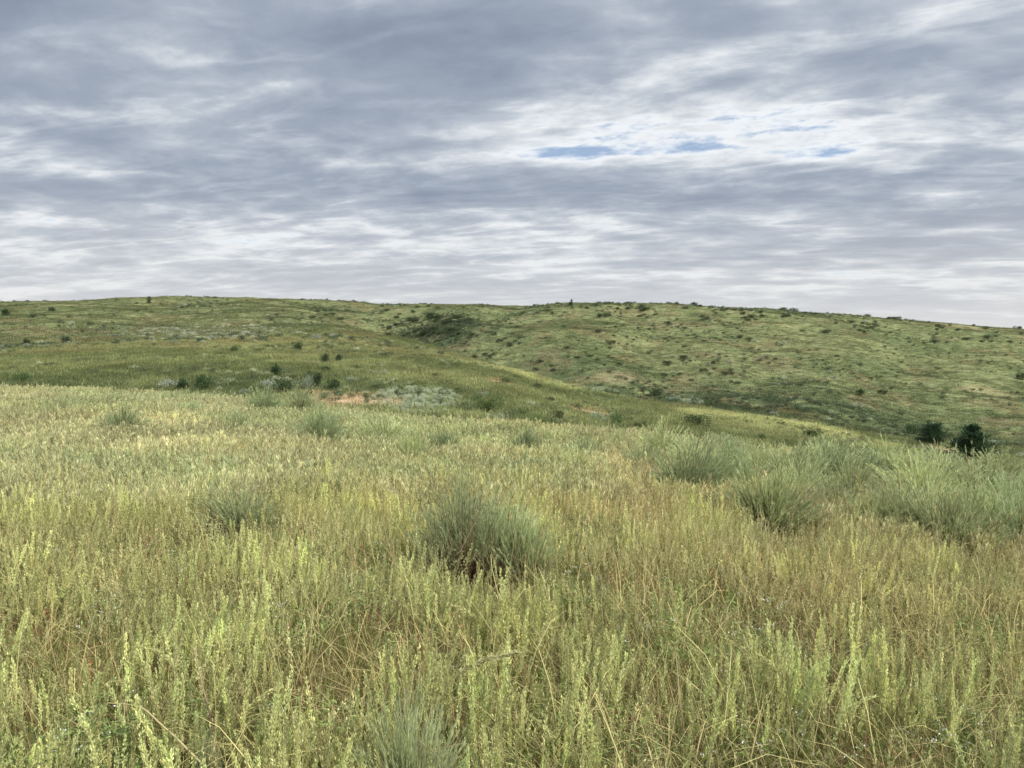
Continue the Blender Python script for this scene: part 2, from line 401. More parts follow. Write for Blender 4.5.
for k in range(5):
    rg = np.random.default_rng(700 + k); mb = MB()
    blades(mb, rg, 50, .65, (.10, .28), (.0, .9), .05, (.185, .205, .10), brown=.10, bend=(0, .5))
    put_proto(c_far, 'a%02d' % k, mb.mesh('far_tuft', M_GRASS))

# ------------------------------------------------------------------ scattering of uncountable ground cover
def scatter(name, label, coll, nvar, x, y, scale, tint, tilt=.08, zoff=0., squash=None, cat='grass', ex=True):
    if ex:
        kp = keep(x, y); x, y, scale, tint = x[kp], y[kp], scale[kp], tint[kp]
    n = len(x); z = H(x, y) + zoff
    me = bpy.data.meshes.new(name); me.vertices.add(n); me.vertices.foreach_set('co', np.stack([x, y, z], -1).astype(np.float32).ravel())
    def attr(nm, typ, key, arr):
        a = me.attributes.new(nm, typ, 'POINT'); a.data.foreach_set(key, np.ascontiguousarray(arr).ravel())
    rot = np.stack([rng.normal(0, tilt, n), rng.normal(0, tilt, n), rng.random(n) * 6.283], -1).astype(np.float32)
    # keep a common lean of the stems with the wind (towards +x): turn only a little about z
    rot[:, 2] = rng.normal(0, .9, n)
    attr('rot', 'FLOAT_VECTOR', 'vector', rot)
    s3 = np.stack([scale, scale, scale * (1 if squash is None else squash)], -1).astype(np.float32); attr('scl', 'FLOAT_VECTOR', 'vector', s3)
    attr('idx', 'INT', 'value', rng.integers(0, nvar, n).astype(np.int32))
    attr('tint', 'FLOAT_COLOR', 'color', np.concatenate([tint, np.ones((n, 1))], 1).astype(np.float32))
    o = bpy.data.objects.new(name, me); COL.objects.link(o); o['kind'] = 'stuff'; o['category'] = cat; o['label'] = label
    g = bpy.data.node_groups.new(name, 'GeometryNodeTree')
    g.interface.new_socket('Geometry', in_out='INPUT', socket_type='NodeSocketGeometry'); g.interface.new_socket('Geometry', in_out='OUTPUT', socket_type='NodeSocketGeometry')
    gi = g.nodes.new('NodeGroupInput'); go = g.nodes.new('NodeGroupOutput'); ip = g.nodes.new('GeometryNodeInstanceOnPoints'); ci = g.nodes.new('GeometryNodeCollectionInfo')
    ci.inputs['Collection'].default_value = coll; ci.inputs['Separate Children'].default_value = True; ci.inputs['Reset Children'].default_value = True
    def na(nm, typ):
        k = g.nodes.new('GeometryNodeInputNamedAttribute'); k.data_type = typ; k.inputs['Name'].default_value = nm
        return [s for s in k.outputs if s.enabled and s.name == 'Attribute'][0]
    e2r = g.nodes.new('FunctionNodeEulerToRotation')
    g.links.new(gi.outputs[0], ip.inputs['Points']); g.links.new(ci.outputs[0], ip.inputs['Instance']); ip.inputs['Pick Instance'].default_value = True
    g.links.new(na('idx', 'INT'), ip.inputs['Instance Index']); g.links.new(na('rot', 'FLOAT_VECTOR'), e2r.inputs[0]); g.links.new(e2r.outputs[0], ip.inputs['Rotation'])
    g.links.new(na('scl', 'FLOAT_VECTOR'), ip.inputs['Scale']); g.links.new(ip.outputs[0], go.inputs[0])
    md = o.modifiers.new('scatter', 'NODES'); md.node_group = g
    return o

def spread(n, r0, r1, half=R(47), power=2.):
    """points between two radii, in the seen wedge with a margin to either side"""
    th = rng.uniform(-half, half, n); u = rng.random(n)
    r = (r0 ** power + u * (r1 ** power - r0 ** power)) ** (1 / power)
    return r * np.sin(th), r * np.cos(th)

# ---- placed sage bushes of the meadow: (px, row of the base, width px, height px, kind, tint, label)
EXCL = []
def hue(x, y, sd, amt=.14):
    b = 1 + (fbm(x / .9, y / .9, sd, 3) - .5) * 2 * amt * 2
    w = (fbm(x / 2.3, y / 2.3, sd + 7, 3) - .5) * .30
    return np.stack([b * (1 + .35 * w), b * (1 + .05 * w), b * (1 - .35 * w)], -1) * rng.uniform(.85, 1.15, (len(x), 1))

def edge_cut(x, y, f0=1.0, f1=1.35):
    r, re, rc = zone(x, y); return rng.random(len(x)) > sstep(f0, f1, r / re)

def thicket(x, y):
    px = 512 + F * x / np.maximum(y, .1)
    e = np.interp(px, [620, 700, 800, 900, 1024, 1200], [17, 11., 8.9, 8.1, 7.5, 7.5])        # distance where the sage begins
    return sstep(625, 690, px) * sstep(e - .5, e + .4, y + (fbm(x / .8, y / .8, 44, 2) - .5))
def keep(x, y):
    k = np.ones(len(x), bool)
    for X, Y, r in EXCL:
        m = np.abs(x - X) < 2 * r; m &= np.abs(y - Y + .4 * r) < 2.2 * r
        i = np.nonzero(m)[0]
        if len(i):
            d = np.hypot((x[i] - X) / r, np.where(y[i] < Y, (y[i] - Y) / (2.6 * r), (y[i] - Y) / r))
            k[i] = d > .8 + .25 * rng.random(len(i))
    return k
def dry_weeds():
    x, y = spread(900, 1.8, 12, half=R(45), power=1.7); px = 512 + F * x / y
    k = (fbm(x / .8, y / .8, 58, 2) > .52) & (rng.random(len(x)) > thicket(x, y)); x, y = x[k], y[k]
    scatter('dry_weeds', 'reddish brown dried weeds scattered through the meadow grass', c_dry, 4, x, y, rng.uniform(.5, 1.1, len(x)), hue(x, y, 78), tilt=.2, cat='weeds')
def beige(x, y):
    px = 512 + F * x / np.maximum(y, .1)
    return np.clip(sstep(450, 800, px) * sstep(2.8, 4.2, y) * .9 + .5 * sstep(5, 7, y), 0, 1) * sstep(.3, .55, fbm(x / 1.3, y / 1.3, 57, 3) + .1)
def near_meadow():
    # patchiness shared by the layers: where the seeded bunches stand thick, where the green gaps are
    gap = lambda x, y: fbm(x / .55, y / .55, 51, 3)
    green = lambda x, y: fbm(x / 1.6 + 4, y / 1.6, 61, 3)
    x, y = spread(6000, 1.3, 8.5, power=1.7); g = gap(x, y); k = g + .08 * rng.normal(size=len(x)) > .53 + .04 * sstep(.52, .6, fbm(x / 2.2, y / 1.6, 52, 2))
    k &= ~((x > 1.0) & (np.hypot(x, y) > 4.6) & (rng.random(len(x)) < .55))
    for px, py, rad in ((370, 655, .30), (95, 675, .30), (520, 705, .26), (700, 605, .55), (850, 640, .55), (300, 735, .2), (960, 690, .25), (620, 640, .25)):
        X, Y, Z, D = hit(px, py + 22, 1.2); k &= (np.hypot(x - X, (y - Y) * .7) > rad) | (rng.random(len(x)) < .22)
    x, y = x[k], y[k]
    t = hue(x, y, 71) * cmix((1.04, 1.04, 1), (1.08, 1.02, 1.0), beige(x, y))
    scatter('seeded_grass', 'pale yellow-green bunches of grass heavy with seed heads in the foreground', c_near, 10, x, y, rng.uniform(.5, 1.12, len(x)), t, tilt=.12)
    x, y = spread(19000, 1.5, 11, power=1.8); g = gap(x, y); k = ((g + .05 * rng.normal(size=len(x)) > .42) | (rng.random(len(x)) < .15)) & (rng.random(len(x)) < .12 + .75 * sstep(3.5, 7, np.hypot(x, y))) & (rng.random(len(x)) > thicket(x, y))
    x, y = x[k], y[k]; t = hue(x, y, 72) * cmix((1.04, 1.04, 1), (1.14, 1.03, 1.0), beige(x, y))
    scatter('straw_grass', 'thin straw-coloured grass stems standing among the foreground bunches', c_thin, 8, x, y, rng.uniform(.65, 1.1, len(x)), t * np.array((1.03, 1., .96)), tilt=.14)
    x, y = spread(26000, 1.0, 12, power=1.5); t = hue(x, y, 73) * rng.uniform(.8, 1.15, (len(x), 1))
    k = (green(x, y) < .62) | (rng.random(len(x)) < .6); x, y, t = x[k], y[k], t[k]
    scatter('short_grass', 'short green and brown grass blades low between the taller stems', c_under, 8, x, y, rng.uniform(.6, 1.15, len(x)), t, tilt=.2)
    x, y = spread(1700, 1.2, 8, power=1.6); k = gap(x, y) < .56; x, y = x[k], y[k]
    scatter('meadow_weeds', 'leafy green weeds with tiny white flowers in the gaps of the grass', c_weed, 5, x, y, rng.uniform(.5, 1.0, len(x)), hue(x, y, 74), cat='weeds')
    x, y = spread(44000, 7.5, 36, half=R(45), power=1.45); k = edge_cut(x, y, .98, 1.2) & (rng.random(len(x)) > .95 * thicket(x, y)); x, y = x[k], y[k]
    px = 512 + F * x / y
    pale = sstep(.45, .6, fbm(x / 2.5, y / 2.5, 81, 3) + .16 * sstep(9, 16, y) * (px > 250) - .05)
    t = hue(x, y, 75) * cmix((1.06, 1.03, .99), (1.0, 1.03, .94), pale) * cmix((1, 1, 1), (1.05, 1.0, 1.0), beige(x, y) * (1 - pale)) * (.8 + .4 * fbm(x / 1.1, y / .8, 83, 3))[:, None]
    scatter('meadow_grass', 'tall straw-yellow grass covering the near slope up to its edge', c_mid, 8, x, y, rng.uniform(.6, 1.2, len(x)), t, tilt=.12)

    x, y = spread(9000, 7.0, 24, half=R(45), power=1.5); k = edge_cut(x, y, .98, 1.15)
    k &= rng.random(len(x)) < thicket(x, y) + .35 * sstep(.5, .6, fbm(x / 1.2, y / 1.2, 46, 2)) * sstep(10, 14, y)
    x, y = x[k], y[k]
    scatter('pale_plume_grass', 'soft pale green grass filling the gaps between the sage bushes on the right', c_plume, 6, x, y, rng.uniform(.6, 1.2, len(x)), hue(x, y, 76), tilt=.12)

    x, y = spread(5500, 1.6, 13, half=R(45), power=1.6); k = rng.random(len(x)) > thicket(x, y); x, y = x[k], y[k]
    scatter('wispy_grass', 'fine bent and broken tan grass stems leaning through the meadow', c_wisp, 6, x, y, rng.uniform(.6, 1.2, len(x)), hue(x, y, 77), tilt=.2)

def hill_cover():
    x, y = spread(120000, 20, 130, half=R(42), power=1.3); r, re, rc = zone(x, y)
    k = (r / re > 1.02) & (rng.random(len(x)) > bare(x, y) * .97)
    row = project(x, y, H(x, y))[1]; px = 512 + F * x / y
    k &= (rng.random(len(x)) > .85 * (((px - 417) / 44) ** 2 + ((row - 400) / 15) ** 2 < 1)); x, y = x[k], y[k]
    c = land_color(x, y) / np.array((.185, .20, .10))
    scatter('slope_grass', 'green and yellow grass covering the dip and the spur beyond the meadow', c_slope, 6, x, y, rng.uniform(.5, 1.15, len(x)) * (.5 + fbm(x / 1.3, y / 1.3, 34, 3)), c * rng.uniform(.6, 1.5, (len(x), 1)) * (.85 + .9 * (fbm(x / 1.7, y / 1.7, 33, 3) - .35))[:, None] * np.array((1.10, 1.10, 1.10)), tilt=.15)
    x, y = spread(90000, 115, 400, half=R(40), power=1.3)
    k = rng.random(len(x)) > bare(x, y) * .8; x, y = x[k], y[k]
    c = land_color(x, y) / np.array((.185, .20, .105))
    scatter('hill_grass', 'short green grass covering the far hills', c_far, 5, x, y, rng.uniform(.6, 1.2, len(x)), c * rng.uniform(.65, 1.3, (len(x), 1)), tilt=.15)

# ------------------------------------------------------------------ sagebrush with parts: stems, foliage
def sage_meshes(seed, npl=230, spread_a=1.15, plume=.065, fw=.0055, K=30, inner=(.14, .11, .06), outer=(.25, .305, .205), asym=0., bendo=(.1, .9), dead=.06, fans=((0, 0, 1, 1, 1),), low=.22):
    """a bush about 1 m wide and .62 m high, fanned from a woody base; fans = (x, y, size, share of the plumes, brightness)"""
    rg = np.random.default_rng(seed); mb = MB(); wd = MB()
    for fx, fy, fs, sh, br in fans:
        n = int(npl * sh); u = rg.random(n) ** .75; az = rg.random(n) * 6.28
        lobe = 1 + .22 * np.sin(az * 3 + seed) + .14 * np.sin(az * 5 + 2 * seed); tall = 1 + .13 * np.sin(az * 2 + 3.1 * seed + u * 3) + .07 * np.sin(az * 7 + seed)
        lean = u * spread_a * .85 * lobe; bd = rg.uniform(*bendo, n) * (.25 + u * .55)
        B = np.zeros((n, 3)); B[:, 0] = fx + np.cos(az) * u * .13 * fs; B[:, 1] = fy + np.sin(az) * u * .13 * fs
        L = fs * (.62 - .10 * u ** 2) * rg.uniform(.66, 1.14, n) * tall * (1 + asym * np.cos(az))
        P = stems(B, az, lean, bd, L, 9); P += np.cumsum(rg.normal(0, .0035, P.shape), 1)
        t = np.linspace(0, 1, 9)
        wd.tubes(P[::3, :7], .0040 * (1.25 - t[:7])[None] * np.ones((len(P[::3]), 1)), np.tile(np.array(inner), (len(P[::3]), 7, 1)) * rg.uniform(.7, 1.2, (len(P[::3]), 1, 1)), 4)
        nb = 9; Bb = np.zeros((nb, 3)); Bb[:, 0] = fx; Bb[:, 1] = fy; azb = rg.random(nb) * 6.28
        Pb = stems(Bb, azb, rg.uniform(.2, .9, nb), rg.uniform(-.4, .2, nb), fs * rg.uniform(.2, .3, nb), 6); Pb += np.cumsum(rg.normal(0, .006, Pb.shape), 1); Pb[:, 0, 2] -= .04
        wd.tubes(Pb, .013 * (1.2 - np.linspace(0, 1, 6))[None] * np.ones((nb, 1)), np.tile(np.array((.15, .115, .08)), (nb, 6, 1)), 6)
        k = np.repeat(np.arange(n), K); q = rg.random(n * K) ** .62; q = low + (1 - low) * q
        i, fr = sample(P, q); p = P[k, i] * (1 - fr) + P[k, i + 1] * fr; T = P[k, i + 1] - P[k, i]; T /= np.linalg.norm(T, axis=1)[:, None]
        o = rg.normal(size=p.shape); o /= np.linalg.norm(o, axis=1)[:, None]
        D = T + o * rg.uniform(.05, .42, (len(k), 1)); D /= np.linalg.norm(D, axis=1)[:, None]
        var = rg.uniform(.75, 1.25, (n, 1)) * np.ones((n, 3)) * (1 + rg.normal(0, .02, (n, 3))); dd = rg.random(n) < dead
        col = np.array(outer) * var * br; col[dd] = np.array((.36, .29, .17)) * var[dd]
        c = col[k] * rg.uniform(.8, 1.2, (len(k), 1))
        foot_w = 1 - sstep(low, low + .3, q)  # leaves turn brown and dark at the foot, base shade put into the colour
        c = c * (1 - .7 * foot_w[:, None]) + np.array(inner) * 1.1 * .7 * foot_w[:, None]
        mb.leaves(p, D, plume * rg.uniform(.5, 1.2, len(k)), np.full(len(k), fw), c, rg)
    return mb.mesh('foliage', M_SAGE), wd.mesh('stems', M_WOOD, True)

SAGE = {
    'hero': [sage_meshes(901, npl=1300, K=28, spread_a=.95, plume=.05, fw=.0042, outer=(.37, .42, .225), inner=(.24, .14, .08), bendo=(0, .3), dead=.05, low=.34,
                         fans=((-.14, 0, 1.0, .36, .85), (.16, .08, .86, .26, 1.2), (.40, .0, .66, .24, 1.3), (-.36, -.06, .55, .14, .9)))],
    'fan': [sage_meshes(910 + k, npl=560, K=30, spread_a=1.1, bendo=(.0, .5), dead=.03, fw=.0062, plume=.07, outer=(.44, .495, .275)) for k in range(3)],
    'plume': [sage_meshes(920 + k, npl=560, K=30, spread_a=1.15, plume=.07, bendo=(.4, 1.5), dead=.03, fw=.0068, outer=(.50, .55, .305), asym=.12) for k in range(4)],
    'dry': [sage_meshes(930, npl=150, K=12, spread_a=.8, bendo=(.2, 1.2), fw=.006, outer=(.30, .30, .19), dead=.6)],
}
used = set()
def sage(px, py, w, h, kind, tint, label, group='sagebrush bushes of the near slope', var=0, rot=None, rmin=1.5, sink=.04):
    X, Y, Z, D = hit(px, py, rmin); low = min(.13, .4 * h * D / F) * F / D      # the foot stands in the grass, hidden from here
    X, Y, Z, D = hit(px, py + low, 1.2); h = h * 1.12 + low; w *= 1.12; w *= 1.25 if px > 630 else 1; h *= 1.1 if px > 630 else 1; s = w * D / F; sz = h * D / F / .62
    EXCL.append((X, Y, s * .46))
    tint = np.array(tint) * (1 if kind == 'hero' else rng.uniform(.74, 1.12))
    fo, st = SAGE[kind][var % len(SAGE[kind])]
    e = bpy.data.objects.new('sagebrush', None); COL.objects.link(e); e.location = (X, Y, Z - sink * s)
    e.rotation_euler = (0, 0, rng.random() * 6.28 if rot is None else rot); e.scale = (s / 1.08, s / 1.08, sz)
    e['label'] = label; e['category'] = 'shrub'; e['group'] = group
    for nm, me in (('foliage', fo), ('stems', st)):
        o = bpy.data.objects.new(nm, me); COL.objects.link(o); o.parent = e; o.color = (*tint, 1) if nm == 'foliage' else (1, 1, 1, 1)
    return e
BL = (.86, .90, .86); GR = (1., 1., .95); YG = (1.05, 1.03, .92); SI = (1.15, 1.12, 1.12); DK = (.7, .75, .7)
sage(480, 566, 112, 76, 'hero', (1, 1, 1), 'large blue-green sagebrush with a brown heart, alone in the middle of the meadow', rot=.05)
for a in [
    (241, 531, 74, 42, 'plume', GR, 'pale sagebrush half sunk in straw grass, left of the big central bush', 0),
    (352, 532, 34, 22, 'fan', SI, 'small silvery sage tuft just left of the big central bush', 1),
    (122, 436, 44, 26, 'plume', BL, 'rounded grey-green bush in yellow grass on the left of the meadow', 1),
    (60, 416, 40, 16, 'plume', GR, 'low faded bush in the grass near the left border, close to the meadow edge', 2),
    (192, 418, 28, 14, 'fan', BL, 'small grey-green tuft of sage between the left rounded bush and the dark edge bush', 0),
    (240, 432, 34, 18, 'plume', BL, 'low grey-green sage in front of the dark bush at the meadow edge', 3),
    (264, 415, 38, 24, 'plume', DK, 'darker green bush on the meadow edge, left of the tan bare patch', 0),
    (300, 414, 36, 20, 'plume', GR, 'bright green bush on the meadow edge, touching the darker one', 1),
    (321, 447, 40, 34, 'fan', BL, 'upright blue-green sage with a shaded base, below the tan bare patch', 2),
    (385, 440, 60, 22, 'plume', GR, 'wide pale plumed sage below the silver patch', 2),
    (413, 466, 40, 30, 'fan', YG, 'yellow-green sage with a dark foot, above the big central bush', 1),
    (443, 456, 30, 22, 'fan', DK, 'small dark grey sage right behind the yellow-green one', 0),
    (527, 459, 30, 26, 'fan', DK, 'compact dark green sage up and right of the big central bush', 2),
    (582, 462, 50, 22, 'plume', BL, 'grey-green domed sage on the crest of the meadow, right of centre', 3),
    (574, 477, 52, 26, 'plume', YG, 'pale straw-green sage in front of the domed one, right of centre', 0),
    (662, 462, 54, 28, 'plume', YG, 'soft pale sage at the left end of the right-hand sage thicket, on the edge', 1),
    (683, 498, 58, 44, 'plume', BL, 'full blue-green sage leading the thicket on the left, nearest its corner', 2),
    (720, 496, 42, 34, 'fan', GR, 'bush with drooping sprays tight against the right of the blue-green one', 1),
    (650, 489, 30, 26, 'dry', GR, 'thin half-dry bush at the left foot of the thicket', 0),
    (728, 467, 40, 22, 'plume', DK, 'shaded green bush behind the two leading bushes of the thicket', 3),
    (720, 446, 34, 10, 'plume', GR, 'flat-topped bush alone on the meadow edge above the thicket', 0),
    (770, 526, 66, 44, 'fan', YG, 'bright green fan-shaped bush low in the middle of the thicket', 0),
    (813, 524, 30, 34, 'dry', GR, 'dry brownish bush with bare twigs beside the bright fan', 0),
    (790, 488, 50, 34, 'plume', GR, 'tall pale bush behind the bright fan-shaped one', 1),
    (828, 486, 58, 36, 'plume', BL, 'tall grey-green bush at the back of the thicket, right of the pale one', 2),
    (765, 478, 40, 26, 'plume', YG, 'small yellowish bush at the back, left of the tall pale one', 3),
    (850, 502, 46, 34, 'plume', YG, 'leaning yellow-green bush in the middle of the thicket', 0),
    (890, 476, 50, 26, 'plume', GR, 'rounded bush on the thicket skyline below the left conifer', 1),
    (868, 478, 36, 20, 'fan', DK, 'small dark bush on the thicket skyline', 1),
    (902, 534, 56, 40, 'plume', GR, 'dense bush at the front, just left of the broadest fan-shaped bush', 2),
    (952, 550, 80, 46, 'fan', YG, 'broadest fan-shaped bush at the front right of the thicket', 2),
    (1021, 552, 66, 46, 'fan', GR, 'fan-shaped bush cut by the right border of the picture', 0),
    (923, 505, 70, 38, 'plume', YG, 'wide pale bush behind the broad front fan', 3),
    (975, 504, 74, 40, 'plume', GR, 'billowing grey-green bush near the right border', 0),
    (1012, 520, 50, 36, 'plume', BL, 'blue-grey bush between the billowing one and the right border', 1),
    (945, 482, 52, 26, 'plume', BL, 'back-row bush below the right conifer', 2),
    (998, 480, 46, 24, 'plume', YG, 'last small bush of the back row by the right border', 3),
    (876, 512, 40, 30, 'dry', GR, 'sparse straw-coloured bush left of the dense front bush', 0),
    (408, 800, 104, 84, 'fan', SI, 'silvery sage rising from the bottom border, left of the centre', 1),
    (208, 790, 34, 48, 'fan', SI, 'tiny silvery sage sprig at the bottom border, on the left', 0),
    (640, 474, 40, 24, 'plume', GR, 'round pale bush standing alone just left of the thicket', 1),
    (700, 474, 44, 28, 'plume', GR, 'pale bush filling the gap behind the two leading bushes of the thicket', 2),
    (745, 500, 44, 34, 'plume', BL, 'grey bush between the drooping bush and the bright green fan', 3),
    (800, 504, 46, 32, 'plume', GR, 'soft bush directly right of the bright green fan', 1),
    (838, 520, 44, 32, 'plume', BL, 'grey-green bush right of the dry brownish bush', 2),
    (870, 530, 44, 32, 'plume', YG, 'pale bush on the front row, left of the dense front bush', 0),
    (985, 530, 50, 36, 'plume', GR, 'soft bush behind the fan-shaped bush at the right border', 3),
    (930, 520, 46, 32, 'plume', SI, 'silvery bush squeezed behind the dense front bush', 1),
    (820, 465, 44, 20, 'plume', GR, 'low bush on the thicket skyline above the tall grey-green one', 3),
    (545, 452, 30, 14, 'plume', GR, 'low green bush hugging the edge behind the compact dark sage', 2),
    (482, 445, 34, 14, 'plume', GR, 'faint pale bush on the meadow edge, right of the silver patch', 1),
    (610, 448, 34, 16, 'plume', YG, 'small pale bush on the edge, left of the thicket', 0),
]:
    sage(*a[:7], var=a[7])

# ------------------------------------------------------------------ smaller shrubs further out
def shrub_mesh(name, seed, n=900, leaf=.10, col=(.10, .135, .07), top=None, lobes=5, mat=None, stemc=(.12, .09, .06), flat=.62):
    """about 1 m wide, 'flat' m high: leaf clumps set through several uneven lobes, short stems below"""
    rg = np.random.default_rng(seed); mb = MB()
    c = np.zeros((lobes, 3)); c[:, :2] = rg.normal(size=(lobes, 2)) * .20; c[:, 2] = rg.uniform(.22, .42, lobes) * flat / .62; rad = rg.uniform(.16, .30, lobes)
    k = rg.integers(0, lobes, n); d = rg.normal(size=(n, 3)); d /= np.linalg.norm(d, axis=1)[:, None]
    p = c[k] + d * (rad[k] * rg.random(n) ** .45)[:, None]; p[:, 2] = np.maximum(p[:, 2], .03)
    D = d + rg.normal(size=(n, 3)) * .5; D[:, 2] += .5; D /= np.linalg.norm(D, axis=1)[:, None]
    cc = np.array(col) * rg.uniform(.7, 1.3, (n, 1))
    if top is not None:
        w = (rg.random(n) < .75)[:, None]; cc = np.where(w, np.array(top) * rg.uniform(.8, 1.2, (n, 1)), cc)
    mb.leaves(p, D, leaf * rg.uniform(.6, 1.4, n), leaf * .38 * rg.uniform(.7, 1.3, n), cc, rg)
    nb = 8; P = stems(np.zeros((nb, 3)), rg.random(nb) * 6.28, rg.uniform(.1, .9, nb), rg.uniform(-.3, .3, nb), np.full(nb, .38), 4)
    mb.tubes(P, .014 * (1.3 - np.linspace(0, 1, 4))[None] * np.ones((nb, 1)), np.tile(np.array(stemc), (nb, 4, 1)), 4)
    return mb.mesh(name, mat or M_SAGE)
DARKS = [shrub_mesh('shrub', 40 + k, 700, .10, (.075, .10, .055), lobes=4 + k % 3) for k in range(5)]
GREENS = [shrub_mesh('shrub', 50 + k, 900, .09, (.15, .20, .085), lobes=6) for k in range(3)]
SILVERS = [shrub_mesh('shrub', 60 + k, 800, .08, (.16, .19, .11), top=(.36, .39, .30), lobes=5) for k in range(4)]

def where(px, py):
    col = ['at the far left', 'on the left', 'left of centre', 'in the middle', 'right of centre', 'on the right', 'at the far right'][min(6, max(0, int(px / 146.3)))]
    return col
shrubs = []
def shrub(px, py, w, h, meshes, tint, label=None, group=None, cat='shrub', rmin=24):
    X, Y, Z, D = hit(px, py, rmin); s = w * D / F
    if Y < 100 and w > 5: EXCL.append((X, Y, s * .5))
    o = bpy.data.objects.new('shrub', meshes[int(rng.integers(len(meshes)))]); COL.objects.link(o)
    o.location = (X, Y, Z - .03 * s); o.rotation_euler = (0, 0, rng.random() * 6.28); o.scale = (s, s, h * D / F / .6); o.color = (*tint, 1)
    o['category'] = cat
    if label: o['label'] = label
    if group: o['group'] = group
    shrubs.append((o, px, py, w)); return o

